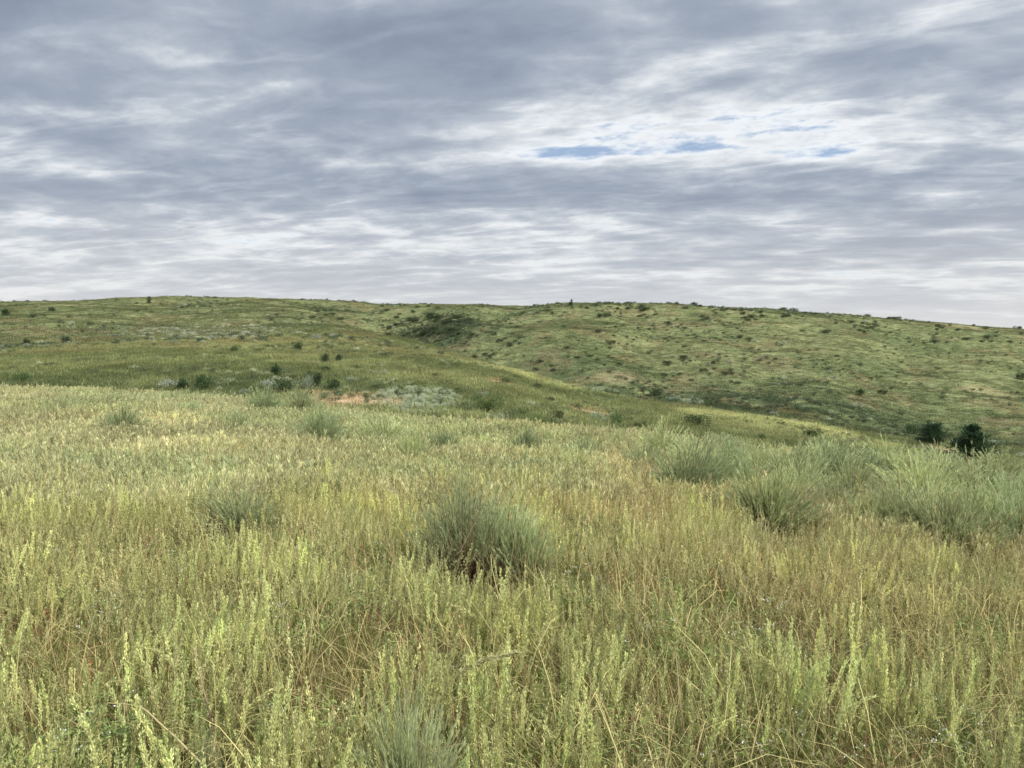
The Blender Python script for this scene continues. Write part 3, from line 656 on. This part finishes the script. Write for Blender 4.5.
for a in [
    (7, 316, 9, 8, DARKS, (.6, .7, .6), 'dark rounded shrub alone near the left border, high on the left hill'),
    (27, 347, 8, 8, DARKS, (.6, .7, .6), 'small dark round shrub near the left border, lower than the other'),
    (67, 344, 12, 8, DARKS, (1.1, 1.1, 1.1), 'grey-green rounded shrub right of the small dark round one'),
    (54, 311, 12, 4, DARKS, (1, 1, 1), 'flat dark shrub high on the left hill, left of the lone dark tree'),
    (33, 318, 9, 4, DARKS, (1.2, 1.2, 1.1), 'flat faded shrub just right of the dark rounded shrub at the left border'),
    (22, 381, 18, 8, GREENS, (.7, .8, .7), 'low green shrub right behind the meadow edge by the left border'),
    (234, 352, 12, 7, GREENS, (.8, .8, .7), 'small green shrub on the left slope below the pale whitish strip'),
    (170, 389, 22, 11, SILVERS, (1.1, 1.1, 1.1), 'silver-topped shrub first from the left in the row behind the meadow edge'),
    (186, 390, 20, 12, DARKS, (.8, .9, .8), 'dark shrub in the row behind the meadow edge, right of its silver-topped one'),
    (203, 390, 22, 15, DARKS, (.9, 1.1, .8), 'tallest dark green shrub closing the row behind the meadow edge'),
    (245, 396, 14, 8, SILVERS, (.9, .95, .9), 'small dull silver shrub between the dark row and the dark clump'),
    (269, 388, 18, 9, SILVERS, (1.2, 1.2, 1.25), 'bright silver shrub at the left foot of the dark clump'),
    (277, 378, 13, 12, DARKS, (.6, .75, .6), 'darkest round shrub above the bright silver one'),
    (283, 393, 20, 12, DARKS, (.7, .85, .7), 'dark shrub at the foot of the clump, under the darkest round one'),
    (305, 390, 18, 15, SILVERS, (.75, .8, .75), 'grey shrub with silver tips in the middle of the dark clump'),
    (318, 386, 18, 14, DARKS, (.9, 1., .9), 'dark green shrub right of the silver-tipped one in the clump'),
    (332, 391, 14, 12, DARKS, (.75, .85, .75), 'small dark shrub ending the clump, just above the tan bare patch'),
    (300, 351, 9, 8, DARKS, (.7, .8, .7), 'lone dark green shrub on the slope above the dark clump'),
    (325, 362, 12, 8, DARKS, (.8, .8, .8), 'left shrub of the dark pair above the tan bare patch'),
    (337, 361, 12, 7, DARKS, (.9, .95, .9), 'right shrub of the dark pair above the tan bare patch'),
    (326, 371, 14, 5, DARKS, (1.1, 1.1, 1.), 'flat shrub just below the dark pair'),
    (348, 381, 12, 5, SILVERS, (1.05, 1.05, 1), 'flat silver shrub above the tan bare patch'),
    (372, 374, 9, 5, SILVERS, (1.15, 1.1, 1), 'small silver shrub up and right of the tan bare patch'),
    (384, 375, 8, 6, SILVERS, (1.2, 1.15, 1.1), 'brightest little silver shrub above the silver patch'),
    (356, 369, 11, 4, DARKS, (1.2, 1.2, 1), 'low olive shrub on the slope above the tan bare patch'),
    (398, 385, 12, 6, DARKS, (1, 1, .9), 'olive shrub at the top edge of the silver patch'),
    (487, 412, 28, 15, GREENS, (.8, .85, .7), 'large dark green shrub right of the silver patch'),
    (474, 404, 16, 9, GREENS, (.8, .9, .8), 'green shrub touching the top left of the large dark green one'),
    (501, 424, 20, 12, SILVERS, (1.05, 1.1, 1.05), 'pale silver shrub at the right foot of the large dark green one'),
    (480, 396, 12, 6, SILVERS, (1., 1., .95), 'small pale shrub above the large dark green one'),
    (541, 427, 20, 14, GREENS, (1.35, 1.3, 1.15), 'light green rounded shrub behind the edge right of centre'),
    (556, 422, 14, 12, DARKS, (1.2, 1.1, .9), 'olive shrub behind the light green rounded one'),
    (522, 416, 16, 8, GREENS, (1., 1., .9), 'green shrub between the pale silver and the light green ones'),
    (598, 422, 16, 11, SILVERS, (1.05, 1.15, 1.), 'pale rounded shrub, left one of a pair behind the edge'),
    (618, 425, 20, 14, GREENS, (1.1, 1.15, 1.05), 'green rounded shrub, right one of a pair behind the edge'),
    (637, 430, 16, 8, DARKS, (1.1, 1.1, .9), 'low olive shrub right of the green pair'),
    (505, 384, 12, 6, DARKS, (1, 1.1, .8), 'dark shrub on the near flank of the spur, left end'),
    (536, 389, 11, 6, DARKS, (1., 1, .9), 'dark shrub on the near flank of the spur, right of the other'),
    (547, 401, 14, 5, DARKS, (1.1, 1., .9), 'flat brownish shrub low on the flank of the spur'),
    (596, 393, 14, 8, SILVERS, (1.15, 1.15, 1.05), 'pale silver shrub on the crest of the spur, leftmost of three'),
    (606, 392, 12, 6, SILVERS, (1., 1.1, .9), 'pale green shrub on the crest of the spur, middle of three'),
    (614, 393, 9, 5, SILVERS, (1.2, 1.2, 1.1), 'smallest pale shrub on the crest of the spur, right of three'),
    (675, 401, 12, 6, SILVERS, (1., 1.1, 1), 'pale green shrub further down the crest of the spur'),
    (694, 405, 18, 9, SILVERS, (1.15, 1.2, 1.1), 'wide silver shrub further down the crest of the spur'),
    (712, 406, 18, 5, DARKS, (1.1, 1.1, .9), 'flat dark shrub behind the wide silver one on the spur'),
    (655, 396, 16, 7, DARKS, (.8, .85, .8), 'dark shrub behind the crest of the spur'),
    (697, 426, 26, 12, DARKS, (1., 1.1, .85), 'broad dark olive shrub on the near flank of the spur'),
    (810, 438, 22, 9, DARKS, (1.2, 1.2, .95), 'olive shrub on the spur flank above the thicket'),
    (760, 440, 16, 6, DARKS, (1.3, 1.3, 1.), 'faint olive shrub on the spur flank left of the other'),
    (859, 409, 9, 8, SILVERS, (1.3, 1.25, 1.1), 'pale round shrub alone in the valley on the right'),
    (870, 420, 7, 3, SILVERS, (1.5, 1.4, 1.3), 'small whitish shrub in the valley, below the pale round one'),
    (860, 396, 10, 7, DARKS, (.75, .85, .7), 'dark shrub in the valley above the pale round one'),
    (883, 394, 10, 5, DARKS, (.8, .9, .75), 'second dark shrub in the valley, up and right of the pale round one'),
    (914, 434, 14, 10, DARKS, (1.1, 1.2, .95), 'grey-green shrub just left of the rounded conifer'),
    (1022, 380, 10, 8, DARKS, (.8, .9, .8), 'dark shrub cut by the right border, on the far hill'),
]:
    shrub(*a[:6], a[6], 'shrubs on the slopes behind the meadow')

# the patch of silver shrubs right of the bare patch
k = 0; sil = []
while len(sil) < 62:
    px, py = rng.uniform(376, 458), rng.uniform(387, 413)
    if (px - 417) ** 2 / 42 ** 2 + (py - 400 - (px - 417) * .03) ** 2 / 14 ** 2 < 1 and all((px - a) ** 2 / 30 + (py - b) ** 2 / 8 > 1 for a, b in sil): sil.append((px, py))
for px, py in sil:
    w = rng.uniform(6, 10.5); o = shrub(px, py + 2, w, w * .62, SILVERS, np.array((1.5, 1.5, 1.42)) * rng.uniform(.8, 1.15), 'small silvery shrub, one of many in the dense silver patch beside the tan bare ground', 'silver shrubs of the dense patch')

# dark patches and specks of the far hills: (px range, row range, how many, width px, description)
SPECK = [
    (385, 470, 318, 338, 34, (9, 17), 'in the dark thicket on the gully side', DARKS, .85),
    (308, 344, 312, 321, 7, (8, 13), 'in the dark strip under the left skyline', DARKS, .85),
    (368, 440, 306, 318, 9, (5, 9), 'at the head of the gully', DARKS, 1.),
    (385, 440, 338, 350, 8, (6, 10), 'on the gully floor', DARKS, 1.2),
    (455, 520, 334, 360, 12, (6, 12), 'on the nose right of the gully', DARKS, 1.),
    (500, 560, 303, 316, 9, (6, 10), 'just under the skyline left of the lone skyline tree', DARKS, 1.1),
    (580, 700, 303, 318, 20, (7, 12), 'under the skyline right of the lone skyline tree', DARKS, 1.),
    (700, 800, 306, 322, 20, (7, 13), 'under the skyline on the right hill', DARKS, 1.),
    (800, 900, 313, 333, 20, (7, 13), 'on the upper right hill among the big dark clumps', DARKS, .95),
    (900, 1022, 320, 345, 16, (6, 13), 'below the skyline towards the right border', DARKS, .95),
    (505, 640, 322, 350, 22, (6, 11), 'halfway up the middle of the far hill', DARKS, 1.),
    (640, 760, 324, 350, 18, (6, 11), 'halfway up the right hill', DARKS, 1.),
    (660, 740, 358, 385, 16, (6, 11), 'on the dark slope low in the valley', DARKS, .9),
    (530, 620, 350, 372, 14, (5, 10), 'low on the middle slope above the spur', DARKS, .9),
    (10, 140, 299, 330, 10, (4, 8), 'scattered over the left hill near the left border', DARKS, 1.2),
    (160, 300, 299, 330, 14, (4, 8), 'scattered over the left hill right of its lone tree', DARKS, 1.2),
    (120, 262, 326, 341, 24, (4, 8), 'in the pale whitish strip across the left hill', SILVERS, 1.1),
    (330, 385, 343, 352, 8, (4, 8), 'in the pale streak leading to the gully mouth', SILVERS, 1.15),
]
for x0, x1, y0, y1, n, (w0, w1), desc, ms, tn in SPECK:
    pts = []
    tries = 0
    while len(pts) < n and tries < 4000:
        tries += 1
        px, py = rng.uniform(x0, x1), rng.uniform(y0, y1)
        if n and fbm(np.array([px / 22.]), np.array([py / 5.]), 91, 2)[0] > .44 and all(abs(px - a) / 6 + abs(py - b) / 2.5 > 1 for a, b in pts): pts.append((px, py))
    pts.sort()
    for i, (px, py) in enumerate(pts):
        w = w0 * .8 + (w1 - w0 * .8) * rng.random() ** 1.6; kind = 'dark' if ms is DARKS else 'pale silvery'
        shrub(px, py, w, w * rng.uniform(.26, .42), ms, np.array((1.15, 1.12, 1.1)) * (1.5 if ms is SILVERS else 1) * tn * rng.uniform(.8, 1.2), f'small {kind} shrub, one of those {desc}', f'shrubs {desc}', rmin=60)

# the rest: specks too many to count
cf = proto_coll('far_shrubs')
for k in range(5): put_proto(cf, 'a%02d' % k, shrub_mesh('far_shrub', 80 + k, 240, .15, (.085, .105, .062) if k < 4 else (.24, .26, .19), lobes=4, mat=M_SHRUBI))
csv = proto_coll('silver_scrub')
for k in range(4): put_proto(csv, 'a%02d' % k, shrub_mesh('silver_scrub', 180 + k, 240, .15, (.42, .44, .34), lobes=4, mat=M_SHRUBI))
def far_shrubs():
    xs, ys = [], []
    for px, Y, a, b, n in ((432, 235, 22, 36, 1300), (327, 290, 14, 14, 90), (700, 125, 20, 18, 260), (880, 115, 26, 18, 160), (400, 190, 9, 30, 80)):
        xs.append((px - 512) / F * Y + rng.normal(size=n) * a * .55); ys.append(Y + rng.normal(size=n) * b * .55)
    x, y = np.concatenate(xs), np.concatenate(ys)
    scatter('gully_brush', 'dark low brush thickening on the gully side and in the valley', cf, 4, x, y, rng.uniform(.5, 1.6, len(x)), np.ones((len(x), 3)) * rng.uniform(.8, 1.4, (len(x), 1)), cat='brush', squash=.55)
    x, y = spread(16000, 105, 200, half=R(40), power=1.5); px = 512 + F * x / y; row = project(x, y, H(x, y))[1]
    k = (rng.random(len(x)) < .55 * np.exp(-((row - 333) / 6.) ** 2) * np.exp(-((px - 190) / 90.) ** 2) + .5 * np.exp(-((row - 348) / 4.) ** 2 - ((px - 355) / 35.) ** 2)); x, y = x[k], y[k]
    scatter('pale_scrub', 'pale silvery scrub flecking the strip across the left hill', csv, 4, x, y, rng.uniform(.35, 1., len(x)), np.ones((len(x), 3)) * rng.uniform(.7, 1.3, (len(x), 1)), cat='scrub', squash=.6)
    x, y = spread(7000, 90, 400, half=R(40), power=1.5)
    k = (fbm(x / 24., y / 24., 95, 4) + .08 * sstep(-20, 60, x) + .05 * rng.normal(size=len(x)) > .61); x, y = x[k], y[k]
    scatter('hillside_scrub', 'scattered small dark scrub speckling the far hills', cf, 5, x, y, rng.uniform(.5, 1.5, len(x)) * (1 + .3 * sstep(200, 300, y)), np.ones((len(x), 3)) * np.array((1.3, 1.3, 1.3)) * rng.uniform(.7, 1.4, (len(x), 1)), cat='scrub', squash=.7)
    x, y = spread(9000, 22, 110, half=R(40), power=1.5); r, re, rc = zone(x, y)
    k = (r / re > 1.15) & (fbm(x / 6., y / 6., 96, 3) + .05 * rng.normal(size=len(x)) > .61); x, y = x[k], y[k]
    scatter('slope_scrub', 'low grey-green scrub mixed into the grass of the dip and the spur', cf, 5, x, y, rng.uniform(.25, .6, len(x)), np.array((1.5, 1.5, 1.3)) * rng.uniform(.7, 1.4, (len(x), 1)), cat='scrub', squash=.8)
far_shrubs()
near_meadow(); dry_weeds(); hill_cover()

# ------------------------------------------------------------------ conifers
M_NEEDLE = mat_foliage('juniper_needles', False, .8, .12)
def juniper(px, py, w, h, label, seed, nl=46, point=1., col=(.05, .088, .045), rmin=24, lopside=0., dist=None, tiers=9):
    rg = np.random.default_rng(seed)
    if dist: 
        X = (px - 512) / F * dist; Y = dist; Z = float(H(X, Y)); D = dist
        top = EYE + pix_dir(px, py - h)[2] / pix_dir(px, py - h)[1] * Y; Hh = top - Z
    else:
        X, Y, Z, D = hit(px, py, rmin); Hh = h * D / F
    Rw = w * D / F / 2
    e = bpy.data.objects.new('juniper_tree', None); COL.objects.link(e); e.location = (X, Y, Z - .03); e['label'] = label; e['category'] = 'tree'; e['group'] = 'conifers'
    wd = MB(); cr = MB()
    P = stems(np.zeros((1, 3)), np.array([.4]), np.array([.04]), np.array([.08]), np.array([Hh * .93]), 8)
    wd.tubes(P, (Hh * .035 * (1.1 - np.linspace(0, 1, 8)))[None], np.tile(np.array((.13, .09, .06)), (1, 8, 1)), 7)
    u = np.linspace(.02, .97, nl) ** 1.2; u = np.sort(np.clip(np.round(u * tiers) / tiers + rg.normal(0, .012, nl), .02, .98)); az = np.arange(nl) * 2.4 + rg.normal(0, .3, nl)
    rl = Rw * np.clip(((1 - u) ** point) * 1.15 + .05, 0, 1) * rg.uniform(.5, 1.2, nl) * (1 + lopside * np.cos(az)) * (.8 + .2 * sstep(0, .15, u))
    i, fr = sample(P, u); k0 = np.zeros(nl, int); B = P[k0, i] * (1 - fr) + P[k0, i + 1] * fr
    L = stems(B, az, rg.uniform(1.1, 1.6, nl), rg.uniform(-.7, .05, nl), rl, 6)
    wd.tubes(L, (Hh * .008 * (1.2 - np.linspace(0, 1, 6)))[None] * np.ones((nl, 1)), np.tile(np.array((.13, .09, .06)), (nl, 6, 1)), 4)
    K = 120; k = np.repeat(np.arange(nl), K); q = rg.random(nl * K) ** .7; i, fr = sample(L, q); p = L[k, i] * (1 - fr) + L[k, i + 1] * fr
    p = p + rg.normal(size=p.shape) * (rl[k] * .13 + .012 * Hh)[:, None] * np.array([1, 1, .45]); 
    T = L[k, i + 1] - L[k, i]; T /= np.linalg.norm(T, axis=1)[:, None] + 1e-9; Dv = T + rg.normal(size=p.shape) * .5; Dv[:, 2] += .35; Dv /= np.linalg.norm(Dv, axis=1)[:, None]
    var = rg.uniform(.65, 1.5, nl)
    cr.leaves(p, Dv, .075 * Hh * rg.uniform(.6, 1.3, len(k)), .022 * Hh * rg.uniform(.7, 1.2, len(k)), np.array(col) * (var[k] * rg.uniform(.8, 1.2, len(k)))[:, None], rg)
    for nm, me in (('trunk', wd.mesh('trunk', M_WOOD, True)), ('crown', cr.mesh('crown', M_NEEDLE))):
        o = bpy.data.objects.new(nm, me); COL.objects.link(o); o.parent = e
juniper(934, 449, 33, 26, 'rounded dark green conifer, the left of the two standing behind the sage thicket', 5, 90, point=.42, dist=61)
juniper(973, 466, 52, 43, 'pointed irregular dark conifer, the right of the two behind the sage thicket', 9, 56, point=.8, dist=52, lopside=.2, tiers=7)
juniper(149, 303, 5.5, 7, 'tiny dark tree just under the skyline of the left hill', 21, 24, point=.5, rmin=120)
juniper(571, 307, 5, 8, 'lone dark tree breaking the skyline in the middle of the far hill', 22, 24, point=.6, rmin=200)

# ------------------------------------------------------------------ long fallen stalks in the foreground
def stalk(name, pts, rad, col, label, head=False):
    P = np.array([pts]); n = 24
    t = np.linspace(0, 1, len(pts)); ti = np.linspace(0, 1, n)
    Pi = np.stack([pchip(t, P[0][:, a].astype(float), ti) for a in range(3)], -1)[None]
    mb = MB(); mb.tubes(Pi, np.linspace(rad, rad * .45, n)[None], np.tile(np.array(col), (1, n, 1)), 5)
    if head:
        rg = np.random.default_rng(7); m = 420; q = rg.uniform(.45, 1, m); i, fr = sample(Pi, q); z = np.zeros(m, int)
        p = Pi[z, i] * (1 - fr) + Pi[z, i + 1] * fr; T = Pi[z, i + 1] - Pi[z, i]; T /= np.linalg.norm(T, axis=1)[:, None]
        D = T + rg.normal(size=p.shape) * .3; D /= np.linalg.norm(D, axis=1)[:, None]
        mb.leaves(p + rg.normal(size=p.shape) * .004, D, rg.uniform(.012, .022, m), np.full(m, .005), np.array((.50, .48, .25)) * rg.uniform(.8, 1.2, (m, 1)), rg)
    o = bpy.data.objects.new(name, mb.mesh(name, M_SAGE, True)); COL.objects.link(o); o['label'] = label; o['category'] = 'stalk'
def wp(px, py, Y):
    u, dy, dz = pix_dir(px, py); return (Y * u / dy, Y, EYE + Y * dz / dy)
stalk('dry_stalk', [wp(217, 775, 2.55), wp(212, 725, 2.6), wp(203, 688, 2.65), wp(193, 646, 2.72)], .0042, (.42, .30, .20), 'long pinkish dry stalk standing crooked at the bottom left')
stalk('dry_stalk', [wp(200, 762, 2.45), wp(165, 728, 2.5), wp(137, 706, 2.56), wp(108, 703, 2.6)], .0040, (.55, .47, .26), 'pale straw stalk slanting down to the right at the bottom left, under the pinkish one')
stalk('bent_seed_stalk', [wp(436, 706, 2.75), wp(450, 684, 2.75), wp(474, 664, 2.75), wp(517, 652, 2.75)], .0035, (.45, .42, .2), 'thick seed head arching over to the right, below the big central bush', True)
stalk('bent_grass_stalk', [wp(395, 570, 5.1), wp(383, 520, 5.0), wp(392, 506, 5.), wp(412, 514, 5.)], .0028, (.55, .48, .27), 'pale bent grass stalk hooking over at the left of the big central bush')
stalk('bare_twig', [wp(460, 552, 4.75), wp(470, 532, 4.75), wp(478, 517, 4.76)], .0030, (.50, .38, .26), 'pale bare twig crossing the brown heart of the big central bush')

# ------------------------------------------------------------------ sky, sun, camera
SUN_AZ, SUN_EL = R(118), R(52)      # azimuth clockwise from +Y (the view direction), so behind and to the right
def build_world():
    w = bpy.data.worlds.new('World'); SC.world = w; w.use_nodes = True; nt = w.node_tree; N = nt.nodes; L = nt.links; N.clear()
    out = N.new('ShaderNodeOutputWorld'); bg = N.new('ShaderNodeBackground'); L.new(bg.outputs[0], out.inputs[0])
    def val(x):
        return x
    def m(op, a, b=None, c=None, clamp=False):
        n = N.new('ShaderNodeMath'); n.operation = op; n.use_clamp = clamp
        for i, q in enumerate((a, b, c)):
            if q is None: continue
            if isinstance(q, (int, float)): n.inputs[i].default_value = q
            else: L.new(q, n.inputs[i])
        return n.outputs[0]
    def mixc(f, a, b):
        n = N.new('ShaderNodeMix'); n.data_type = 'RGBA'
        if isinstance(f, (int, float)): n.inputs[0].default_value = f
        else: L.new(f, n.inputs[0])
        for i, q in ((6, a), (7, b)):
            if isinstance(q, tuple): n.inputs[i].default_value = (*q, 1)
            else: L.new(q, n.inputs[i])
        return n.outputs[2]
    tc = N.new('ShaderNodeTexCoord'); sp = N.new('ShaderNodeSeparateXYZ'); L.new(tc.outputs['Generated'], sp.inputs[0]); X, Y, Z = sp.outputs
    el = m('ARCSINE', Z); az = m('ARCTAN2', X, Y)
    zz = m('ADD', m('MAXIMUM', Z, 0.), .125)
    cx, cy = m('DIVIDE', X, zz), m('DIVIDE', Y, zz)
    def field(sx, sy, rot, det, rough, ox=0., oy=0., dist=0.):
        ca, sa = math.cos(rot), math.sin(rot)
        u = m('ADD', m('MULTIPLY', m('ADD', m('MULTIPLY', cx, ca), m('MULTIPLY', cy, sa)), sx), ox)
        v = m('ADD', m('MULTIPLY', m('ADD', m('MULTIPLY', cx, -sa), m('MULTIPLY', cy, ca)), sy), oy)
        cb = N.new('ShaderNodeCombineXYZ'); L.new(u, cb.inputs[0]); L.new(v, cb.inputs[1])
        n = N.new('ShaderNodeTexNoise'); n.inputs['Scale'].default_value = 1; n.inputs['Detail'].default_value = det; n.inputs['Roughness'].default_value = rough; n.inputs['Distortion'].default_value = dist
        L.new(cb.outputs[0], n.inputs['Vector']); return n.outputs[0]
    wx = field(.9, 1.3, 0, 3, .5, 5.5, 1.5)
    big = field(.42, .80, R(-16), 4, .5, 3.1, 7.7, .15)
    mid = field(1.05, 2.1, R(-20), 6, .52, 1.7, 2.2, .2)
    fine = field(3.8, 4.6, R(-10), 10, .60, 9.2, 4.1, .25)
    wisp = m('ABSOLUTE', m('SUBTRACT', field(1.1, 2.6, R(-16), 7, .55, 4.4, 8.8, .35), .5))      # small along thin bright seams
    seam = m('MULTIPLY', m('EXPONENT', m('MULTIPLY', m('MULTIPLY', wisp, wisp), -420.)), -.10)
    D = m('ADD', m('ADD', m('ADD', m('MULTIPLY', big, .9), m('ADD', m('MULTIPLY', mid, .65), m('MULTIPLY', field(2.1, 2.5, R(20), 5, .5, 6.6, .4, .2), .35))), m('MULTIPLY', fine, .62)), seam)
    # large cloud masses and thin places, by direction in the sky (azimuth, elevation in pixels/F)
    def blob(px, py, sx, sy, amp):
        a0, e0 = math.atan((px - 512) / F), math.atan((335 - py) / F * math.cos(math.atan((px - 512) / F)))
        da = m('DIVIDE', m('SUBTRACT', az, a0), sx / F); de = m('DIVIDE', m('SUBTRACT', el, e0), sy / F)
        g = m('EXPONENT', m('MULTIPLY', m('ADD', m('MULTIPLY', da, da), m('MULTIPLY', de, de)), -1.))
        return m('MULTIPLY', g, amp)
    for b in BLOBS: D = m('ADD', D, blob(*b))
    D = m('SUBTRACT', D, .735)                                     # about .5 on average
    r = N.new('ShaderNodeValToRGB'); L.new(D, r.inputs[0]); cr = r.color_ramp
    cr.interpolation = 'B_SPLINE'; stops = [(.14, (.50, .545, .60)), (.27, (.60, .615, .625)), (.37, (.455, .482, .51)), (.49, (.295, .33, .38)), (.64, (.228, .262, .318)), (.90, (.155, .186, .245))]
    cr.elements[0].position = stops[0][0]; cr.elements[0].color = (*stops[0][1], 1); cr.elements[1].position = stops[-1][0]; cr.elements[1].color = (*stops[-1][1], 1)
    for p, c in stops[1:-1]: e = cr.elements.new(p); e.color = (*c, 1)
    cloud = r.outputs[0]
    sky = N.new('ShaderNodeTexSky'); sky.sky_type = 'NISHITA'; sky.sun_disc = False; sky.sun_elevation = SUN_EL; sky.sun_rotation = SUN_AZ; sky.altitude = 900; sky.air_density = 1; sky.dust_density = .6
    skc = N.new('ShaderNodeVectorMath'); skc.operation = 'SCALE'; L.new(sky.outputs[0], skc.inputs[0]); skc.inputs['Scale'].default_value = .085
    cover = N.new('ShaderNodeMapRange'); cover.interpolation_type = 'SMOOTHSTEP'; L.new(m('ADD', D, m('MULTIPLY', m('SUBTRACT', field(13., 17., R(-24), 6, .6, 1.2, 6.1, .2), .5), .55)), cover.inputs[0]); cover.inputs[1].default_value = .04; cover.inputs[2].default_value = .30
    col = mixc(cover.outputs[0], mixc(.2, skc.outputs[0], (.48, .51, .56)), cloud)
    # thick air low over the horizon
    hz = m('POWER', m('SUBTRACT', 1., m('MINIMUM', m('DIVIDE', m('MAXIMUM', el, 0.), .20), 1.)), 1.6)
    hz = m('MULTIPLY', hz, .9)
    col = mixc(hz, col, (.50, .497, .49))
    # the overcast is brighter overhead than it is near the horizon
    up = N.new('ShaderNodeMapRange'); up.interpolation_type = 'SMOOTHSTEP'; L.new(el, up.inputs[0]); up.inputs[1].default_value = .5; up.inputs[2].default_value = 1.2; up.inputs[3].default_value = 1; up.inputs[4].default_value = ZENITH
    sc = N.new('ShaderNodeVectorMath'); sc.operation = 'SCALE'; L.new(col, sc.inputs[0]); L.new(up.outputs[0], sc.inputs['Scale'])
    L.new(sc.outputs[0], bg.inputs[0]); bg.inputs[1].default_value = 1.
ZENITH = 3.0
BLOBS = [(60, 30, 400, 60, .16), (440, 45, 200, 45, .12), (740, 30, 130, 30, .08), (250, 165, 300, 40, .07), (60, 130, 120, 40, .06), (930, 95, 160, 22, .09), (950, 190, 170, 22, .12), (640, 205, 180, 10, .10),
         (330, 85, 130, 26, -.13), (560, 60, 60, 20, -.06), (260, 125, 160, 12, -.08), (640, 140, 220, 45, -.07), (900, 25, 50, 16, -.14), (150, 235, 300, 25, -.07), (605, 157, 85, 6, -.17), (620, 196, 260, 11, .09), (150, 195, 200, 11, .08), (70, 172, 110, 5, -.09), (820, 252, 260, 9, .06), (330, 228, 260, 8, -.06), (230, 280, 300, 8, .05), (715, 150, 18, 5, -.13), (800, 160, 50, 5, -.13), (40, 215, 130, 26, .20), (560, 272, 120, 5, -.08)]
build_world()
sun = bpy.data.lights.new('sun', 'SUN'); sun.energy = 3.8; sun.angle = R(5); sun.color = (1, .95, .86)
so = bpy.data.objects.new('sun', sun); COL.objects.link(so)
dv = Vector((math.sin(SUN_AZ) * math.cos(SUN_EL), math.cos(SUN_AZ) * math.cos(SUN_EL), math.sin(SUN_EL)))
so.rotation_euler = dv.to_track_quat('Z', 'Y').to_euler(); so.location = (0, 0, 50)

cam = bpy.data.cameras.new('camera'); cam.sensor_width = 36; cam.lens = 26; cam.clip_start = .05; cam.clip_end = 9000
co = bpy.data.objects.new('camera', cam); COL.objects.link(co); co.location = (0, 0, EYE); co.rotation_euler = (math.pi / 2 - PITCH, 0, 0); SC.camera = co
SC.view_settings.view_transform = 'Standard'; SC.view_settings.look = 'None'; SC.view_settings.gamma = 1; SC.view_settings.exposure = .65; SC.view_settings.use_curve_mapping = False
SC.cycles.max_bounces = 6; SC.cycles.transparent_max_bounces = 4; SC.cycles.use_denoising = True
